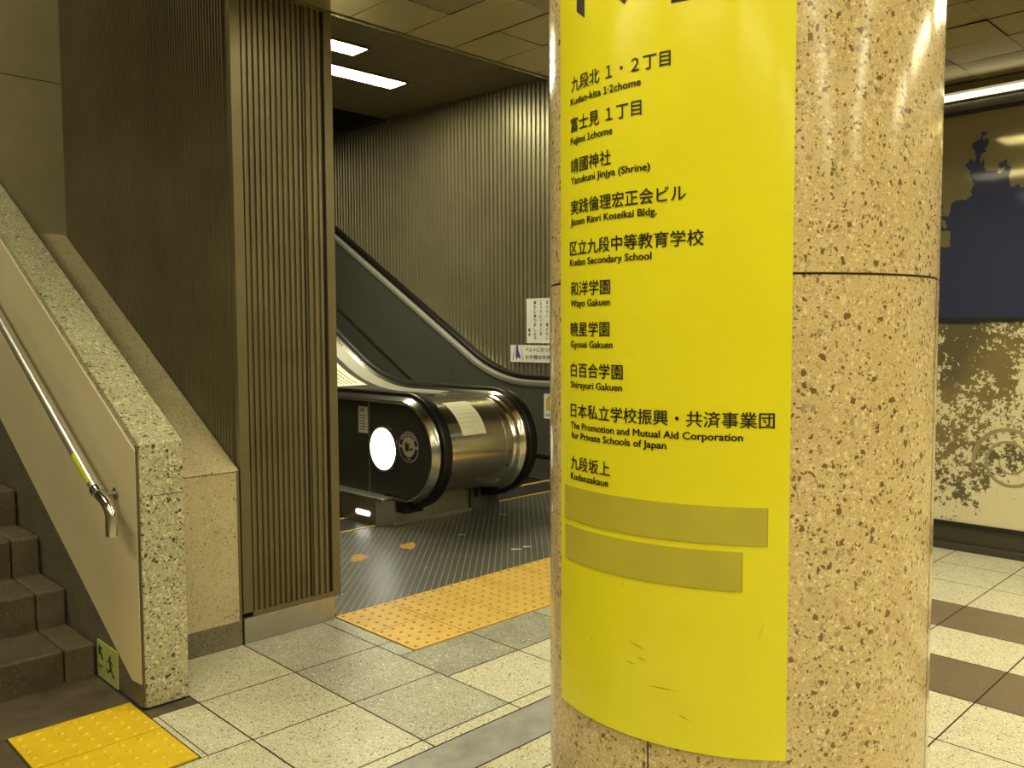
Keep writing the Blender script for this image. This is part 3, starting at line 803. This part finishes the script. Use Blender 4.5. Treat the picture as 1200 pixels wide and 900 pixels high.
low = [(4.75, .2), (5.95, .2), (6.15, .212), (6.32, .25), (6.5, .93+.577*(6.5-7.55)), (7.5, .93+.577*-.05), (10, .93+.577*2.45)]
m_.sweep([[(x, y, z+dz) for y, z in low] for x, dz in ((5.755, -.012), (5.755, .012), (5.795, .012), (5.795, -.012))], True, 0, False); m_.build('base_rail', chrome, e2_)
m_ = MB(); m_.sweep([[(x, y, z+dz) for y, z in low] for x, dz in ((5.70, -.30), (5.775, -.012), (5.80, -.012), (5.80, -.30))], True, 0, False); m_.build('skirt_panel', panel_dark, e2_)
m_ = MB(); a = Vector((5.782, 6.56, 1.09)); b_ = Vector((5.782, 6.84, .80))
m_.add([(5.783, 6.59, 1.21), (5.783, 6.597, 1.21), (5.783, 6.90, .62), (5.783, 6.893, .62)], [(0, 1, 2, 3)]); m_.build('panel_seam', steel_satin, e2_, fix=False)
m_ = MB()
for i in range(7): m_.disc((5.7, 6.9+.4*i, .44+.23*i), (-1, .0, .3), .010, .006, 12)
comb_and_steps(e2_, 4.605, 5.695)

# ---- the closed centre deck with its drum end between the two escalators
cdk = thing('centre_deck', (4.05, 4.8, 0), 'stainless steel centre deck with rounded drum end between the two escalators', 'escalator deck')
m_ = MB(); loft(m_, [(3.690, .322), (3.690, .332), (4.430, .332), (4.430, .322)], ye=10.0); m_.build('drum_cover', steel, cdk)
for xa, xb in ((3.738, 3.795), (4.268, 4.325)):
    m_ = MB(); m_.sweep([[(x, YC+r*cos(a), ZC+r*sin(a)) for a in [radians(92+4*k) for k in range(42)]] for x, r in ((xa, .331), (xa, .3345), (xb, .3345), (xb, .331))], True, 0, True); m_.build('drum_strap', chrome, cdk)
    for a in (205, 226):
        q = radians(a); m_ = MB(); m_.disc(((xa+xb)/2, YC+.334*cos(q), ZC+.334*sin(q)), (0, cos(q), sin(q)), .010, .005, 12); m_.build('screw', steel_dark, cdk)
m_ = MB(); P = [p for p in path(.32, ya=4.95) ]; P += [(10.2, .05), (4.95, .05)]
m_.prism(P, 'x', 3.665, 4.43); m_.build('core', panel_dark, cdk)
m_ = MB(); m_.prism([(3.468, 4.86), (3.56, 4.768), (3.90, 4.776), (3.90, 5.3), (3.47, 5.3), (3.47, 4.861)], 'z', .003, .177); m_.build('foot_cover', steel_satin, cdk, bevel=.004)
m_ = MB(); m_.prism([(3.905, 4.777), (4.285, 4.806), (4.285, 5.3), (3.905, 5.3)], 'z', .0, .21); m_.box(3.90, 4.29, 4.775, 4.80, .0, .022); m_.build('foot_plate', steel_satin, cdk, bevel=.002)
m_ = MB(); m_.prism([(4.292, 4.79), (4.60, 4.800), (4.60, 5.3), (4.292, 5.3)], 'z', .0, .175); m_.build('foot_cover', panel_mid, cdk, bevel=.004)
m_ = MB()
for xa in (4.33, 4.41): m_.box(xa, xa+.03, 4.778, 4.80, .10, .15)
m_.box(4.40, 4.56, 4.66, 4.83, .115, .235); m_.build('handrail_guard', rubber, cdk, bevel=.004)
m_ = MB(); m_.box(3.575, 3.73, 4.66, 4.90, .10, .215); m_.build('handrail_guard', rubber, e1_, bevel=.004)
m_ = MB()
dp = path(.336, ye=10.0)[31:]
k0 = [p for p in dp if p[0] > 5.2]
def deckz(y, r=.333):
    P_ = path(r, ye=10.2)[30:]
    for (a, b_) in zip(P_, P_[1:]):
        if a[0] <= y <= b_[0]: return a[1]+(b_[1]-a[1])*(y-a[0])/(b_[0]-a[0])
    return P_[-1][1]
ys_ = [5.15+.12*i for i in range(38)]
m_.sweep([[(x, y, deckz(y)+dz) for y in ys_] for x, dz in ((3.745, -.002), (3.745, .004), (4.255, .004), (4.255, -.002))], True, 0, False); m_.build('deck_cover', deck_dark, cdk)
m_ = MB()
m_.prism([(6.53, deckz(6.53)+.006), (7.6, deckz(7.6)+.006), (7.6, deckz(7.6)+.10), (6.58, deckz(6.58)+.10), (6.53, deckz(6.53)+.07)], 'x', 3.76, 4.24); m_.build('access_hatch', steel_satin, cdk, bevel=.006)
m_ = MB()
m_.sweep([[(x, y, deckz(y)+dz) for y in ys_] for x, dz in ((4.260, -.002), (4.260, .010), (4.40, .022), (4.40, -.002))], True, 0, False); m_.build('deck_edge', trim_grey, cdk)

# notices on the deck and drum
def arc_pt(x, a, r): return (x, YC+r*cos(a), ZC+r*sin(a))
nt = thing('notice_sheet', (3.96, 4.45, .75), 'cream paper notice stuck on the curved steel drum end', 'notice')
m_ = MB(); k = 14; a0, a1 = radians(106), radians(161)
rows_ = [[arc_pt(x+sh*i/k, a0+(a1-a0)*i/k, r) for i in range(k+1)] for x, r, sh in ((3.865, .3335, 0), (3.865, .3350, 0), (4.085, .3350, 0), (4.085, .3335, 0))]
m_.sweep(rows_, True, 0, False); m_.build('sheet', paper, nt)
faint = plain('faint_grey_ink', (.52, .48, .32), .5)
for i in range(7):
    aa = a0+(a1-a0)*(.12+.115*i); da = .014; m_ = MB()
    for j in range(9 if i < 6 else 5):
        x = 3.888+.0195*j
        m_.add([arc_pt(x, aa, .3356), arc_pt(x+.013, aa, .3356), arc_pt(x+.013, aa+da, .3356), arc_pt(x, aa+da, .3356)], [(0, 1, 2, 3)])
    m_.build('lettering', faint, nt, fix=False)
nd = thing('notice_sheet', (4.0, 6.2, .95), 'cream printed notice lying on the dark sloping deck', 'notice')
m_ = MB(); ys2 = [5.98+.06*i for i in range(9)]
m_.sweep([[(x, y, deckz(y)+dz) for y in ys2] for x, dz in ((3.83, .0045), (3.83, .0065), (4.20, .0065), (4.20, .0045))], True, 0, False); m_.build('sheet', paper, nd)
for i in range(6):
    x = 3.87+.05*i; m_ = MB()
    for j in range(14):
        y = 6.03+.029*j; m_.add([(x, y, deckz(y)+.0072), (x+.018, y, deckz(y)+.0072), (x+.018, y+.018, deckz(y+.018)+.0072), (x, y+.018, deckz(y+.018)+.0072)], [(0, 1, 2, 3)])
    m_.build('lettering', ink, nd, fix=False)

# ---- notices on the far ribbed wall
WX = 6.112
na = thing('notice_sign', (WX, 5.80, 1.235), 'white upright notice with vertical writing on the ribbed wall', 'sign')
m_ = MB(); m_.box(WX-.005, WX, 5.56, 5.965, 1.235, 1.675); m_.build('board', white, na)
m_ = MB(); xx = WX-.0062
def vtext(s_, y, z, h):
    for i, ch in enumerate(s_):
        if ch in '、': continue
        body = {'ー': '丨'}.get(ch, ch)
        flat_text(m_, body, (xx, y, z-h*(i+1)+h*.1), (0, -1, 0), (0, 0, 1), height=h*.78, width=h*.78 if ch != 'ー' else h*.12, bold=.02, center=True)
for a_ in (('走らない、騒がない', 5.685, 1.655, .0435), ('エスカレーターは、', 5.770, 1.655, .0435), ('静かに乗りましょう', 5.850, 1.655, .0435), ('駅長', 5.925, 1.385, .0435)):
    m_ = MB(); vtext(*a_); m_.build('lettering', ink, na, fix=False)
nb_ = thing('notice_sign', (WX, 5.85, 1.05), 'white horizontal notice with a blue figure below the upright one', 'sign')
m_ = MB(); m_.box(WX-.005, WX, 5.40, 6.195, 1.045, 1.215); m_.build('board', white, nb_)
m_ = MB()
yz(m_, [(6.115, 1.20), (6.085, 1.20), (6.075, 1.15), (6.05, 1.10), (6.06, 1.075), (6.09, 1.10), (6.10, 1.075), (6.115, 1.075), (6.12, 1.12)])
yz(m_, [(6.10+.017*cos(t*pi/6), 1.206+.010*sin(t*pi/6)) for t in range(12)])
m_.build('blue_figure', blue, nb_, fix=False)
m_ = MB(); yz(m_, [(6.165, 1.065), (6.135, 1.20), (6.128, 1.20), (6.155, 1.065)]); m_.build('red_line', red, nb_, fix=False); m_ = MB(); yz(m_, [(6.02, 1.065), (6.05, 1.20), (6.043, 1.20), (6.010, 1.065)]); m_.build('red_line', red, nb_, fix=False)
m_ = MB(); flat_text(m_, 'ベルトにおつかまり', (xx, 5.985, 1.15), (0, -1, 0), (0, 0, 1), height=.042, width=.46, bold=.02); m_.build('lettering', ink, nb_, fix=False); m_ = MB()
flat_text(m_, 'お子様は中央に', (xx, 5.985, 1.075), (0, -1, 0), (0, 0, 1), height=.045, width=.40, bold=.02)
m_.build('lettering', ink, nb_, fix=False)
cs = thing('caution_sticker', (5.784, 5.35, .52), 'white and yellow caution sticker on the right escalator panel', 'sticker')
m_ = MB(); m_.box(5.780, 5.784, 5.24, 5.425, .545, .775); m_.build('sheet', white, cs)
m_ = MB(); xx = 5.7792; yz(m_, [(5.40, .62), (5.30, .62), (5.30, .74), (5.36, .76), (5.40, .72)]); m_.build('yellow_symbol', border_y, cs, fix=False)
m_ = MB(); flat_text(m_, '注意', (xx, 5.41, .565), (0, -1, 0), (0, 0, 1), height=.03); m_.build('lettering', ink, cs, fix=False)

# ================================================================== THE MURAL ON THE RIGHT
mu = thing('mural', (5.60, -.5, 0), 'glazed wall mural of navy shapes above and cream clouds below', 'mural')
MX = 5.589; MY0, MY1 = -3.2, 2.85
g = N('mural_dark_glass')
sep = g.n('ShaderNodeSeparateXYZ'); g.l(g.coord(), sep.inputs[0])
h_ = sep.outputs[2]
big = g.noise(1.5, 5, .62); fine = g.noise(5.0, 4, .6)
edge = g.math('ADD', g.math('MULTIPLY', h_, -.62), g.math('ADD', g.math('MULTIPLY', big, 1.5), g.math('MULTIPLY', fine, .5)))
mask = g.step(edge, -.40, -.385)
holes = g.step(g.noise(3.6, 3, .5), .66, .665)
mask = g.math('MULTIPLY', mask, g.math('SUBTRACT', 1, holes))
g.set(g.mix(mask, (.30, .26, .155), (.035, .040, .092)), .06, g.math('SUBTRACT', .55, g.math('MULTIPLY', mask, .5)), .6); mural_top = g.m
g = N('mural_cream_clouds')
sep = g.n('ShaderNodeSeparateXYZ'); g.l(g.coord(), sep.inputs[0])
n1 = g.noise(2.4, 9, .74); n2 = g.noise(42, 3, .65)
e_ = g.math('ADD', g.math('MULTIPLY', n1, 1.5), g.math('MULTIPLY', n2, .75))
e_ = g.math('ADD', e_, g.math('MULTIPLY', sep.outputs[2], -.18))
cream = g.step(e_, .96, .98)
lowband = g.step(g.noise(1.6, 2, .4), .45, .6)
dk = g.mix(lowband, (.11, .095, .05), (.20, .15, .07))
g.set(g.mix(cream, dk, g.mix(g.noise(8, 4), (.62, .56, .36), (.70, .64, .43))), .16, 0, .5, .2); mural_low = g.m
m_ = MB(); m_.box(MX, MX+.02, MY0, MY1, 1.415, 2.630); o = m_.build('upper_glass_panel', mural_top, mu); o['label'] = 'dark glossy navy upper panel'
m_ = MB(); m_.box(MX, MX+.02, MY0, MY1, .170, 1.395); o = m_.build('lower_panel', mural_low, mu); o['label'] = 'cream cloud patterned lower panel'
m_ = MB()
for z0, z1 in ((1.392, 1.418), (2.628, 2.652), (.150, .172)): m_.box(MX-.012, MX+.03, MY0-.02, MY1+.02, z0, z1)
for ya in (MY0-.02, MY1): m_.box(MX-.012, MX+.03, ya, ya+.02, .15, 2.65)
m_.build('frame', black, mu)
m_ = MB(); m_.box(MX+.0, MX+.09, MY0-.02, MY1+.02, .0, .150); m_.box(MX-.03, MX+.0, MY0-.02, MY1+.02, .0, .045); m_.build('plinth', plain('dark_plinth', (.045, .040, .028), .35), mu, bevel=.004)
m_ = MB(); m_.box(MX+.01, MX+.06, MY0-.02, MY1+.02, 2.652, 2.80); m_.build('head_panel', plain('dim_metal_band', (.16, .15, .12), .4, .6), mu)
# carved cloud spiral on the lower panel
sp = MB(); cs_ = (1.50, .575); pts = []
for i in range(90):
    t = i/89; a = radians(-20+t*900); rr = .022+.185*(1-t)
    pts.append((cs_[0]+.95*rr*cos(a), cs_[1]+rr*sin(a)))
for k_ in range(len(pts)-1):
    (ya, za), (yb, zb) = pts[k_], pts[k_+1]; wd = .010*(1-k_/100)+.002
    d_ = Vector((yb-ya, zb-za)); 
    if d_.length < 1e-6: continue
    d_.normalize(); nx_, nz_ = -d_.y*wd, d_.x*wd
    sp.add([(MX-.0012, ya-nx_, za-nz_), (MX-.0012, yb-nx_, zb-nz_), (MX-.0012, yb+nx_, zb+nz_), (MX-.0012, ya+nx_, za+nz_)], [(0, 1, 2, 3)])
o = sp.build('cloud_spiral', plain('olive_line', (.30, .26, .14), .3), mu, fix=False)

# ================================================================== LAMPS
def troffer(name, x0, x1, y0, y1, z, depth, mat, label, group, hmat=None):
    t_ = thing(name, ((x0+x1)/2, (y0+y1)/2, z), label, 'ceiling light', group)
    m_ = MB(); e = .006
    m_.add([(x0, y0, z), (x1, y0, z), (x1, y1, z), (x0, y1, z), (x0, y0, z+depth), (x1, y0, z+depth), (x1, y1, z+depth), (x0, y1, z+depth)],
           [(0, 1, 5, 4), (1, 2, 6, 5), (2, 3, 7, 6), (3, 0, 4, 7), (4, 5, 6, 7)])
    m_.build('housing', hmat or white, t_, fix=False)
    m_ = MB(); m_.add([(x0+.02, y0+.02, z+depth-.02), (x0+.02, y1-.02, z+depth-.02), (x1-.02, y1-.02, z+depth-.02), (x1-.02, y0+.02, z+depth-.02)], [(0, 1, 2, 3)])
    m_.build('diffuser', mat, t_, fix=False)
    return t_
for lx, (a, b_) in LROWS.items():
    y = b_
    while y-1.36 > a-.2:
        troffer('ceiling_light', lx, lx+PXW, y-1.36, y, 2.80, .10, lamp_hall if lx == LMAIN else lamp_side, 'recessed tube light in the low bronze concourse ceiling, outside the picture', 'concourse ceiling lights')
        y -= 1.70
def panel_light(x0, x1, y0, y1, label):
    z = 3.69+.029*((y0+y1)/2-3.43)-.012
    t_ = thing('ceiling_light', ((x0+x1)/2, (y0+y1)/2, z), label, 'ceiling light', 'lights over the escalators')
    m_ = MB(); m_.box(x0, x1, y0, y1, z-.006, z); m_.build('diffuser', lamp_esc, t_)
    m_ = MB(); f_ = .02
    m_.box(x0-f_, x0, y0-f_, y1+f_, z-.006, z+.012); m_.box(x1, x1+f_, y0-f_, y1+f_, z-.006, z+.012)
    m_.box(x0, x1, y0-f_, y0, z-.006, z+.012); m_.box(x0, x1, y1, y1+f_, z-.006, z+.012); m_.build('frame', bronze_plain, t_)
panel_light(2.45, 4.38, 6.16, 6.38, 'shorter visible tube light on the dark ceiling, nearer the ceiling step')
panel_light(2.55, 5.27, 6.78, 7.03, 'longer tube light on the dark ceiling, farther from the ceiling step')
t_ = thing('ceiling_light', (-.6, 4.9, 4.55), 'tube light high on the stairwell ceiling, outside the picture', 'ceiling light', 'stairwell lights')
m_ = MB(); m_.box(-.75, -.45, 4.2, 5.6, 4.55, 4.565); m_.build('diffuser', lamp_stair, t_)
m_ = MB(); m_.box(-.77, -.43, 4.18, 5.62, 4.565, 4.598); m_.build('housing', white, t_)
ls = thing('wall_light', (5.54, 0, 2.71), 'long tube light running along the top of the mural', 'light strip')
m_ = MB(); m_.box(5.545, 5.570, -3.2, 2.85, 2.717, 2.747); m_.build('tube', lamp_strip, ls)
m_ = MB(); m_.box(5.500, 5.576, -3.2, 2.85, 2.750, 2.790); m_.box(5.545, 5.576, -3.2, 2.85, 2.700, 2.709); m_.build('bracket', bronze_plain, ls)  # upper bar widened to keep the tube's light off the ceiling
dt = thing('ceiling_detector', (3.02, 2.70, 2.76), 'small white detector on the bronze ceiling beside the pillar', 'detector')
m_ = MB(); m_.disc((3.05, 2.70, 2.797), (0, 0, -1), .055, .018, 28); m_.build('base', black, dt)
m_ = MB(); m_.disc((3.05, 2.70, 2.779), (0, 0, -1), .042, .022, 28); m_.build('head', white, dt)

for o in list(bpy.data.objects):
    if '_w' in o: del o['_w']
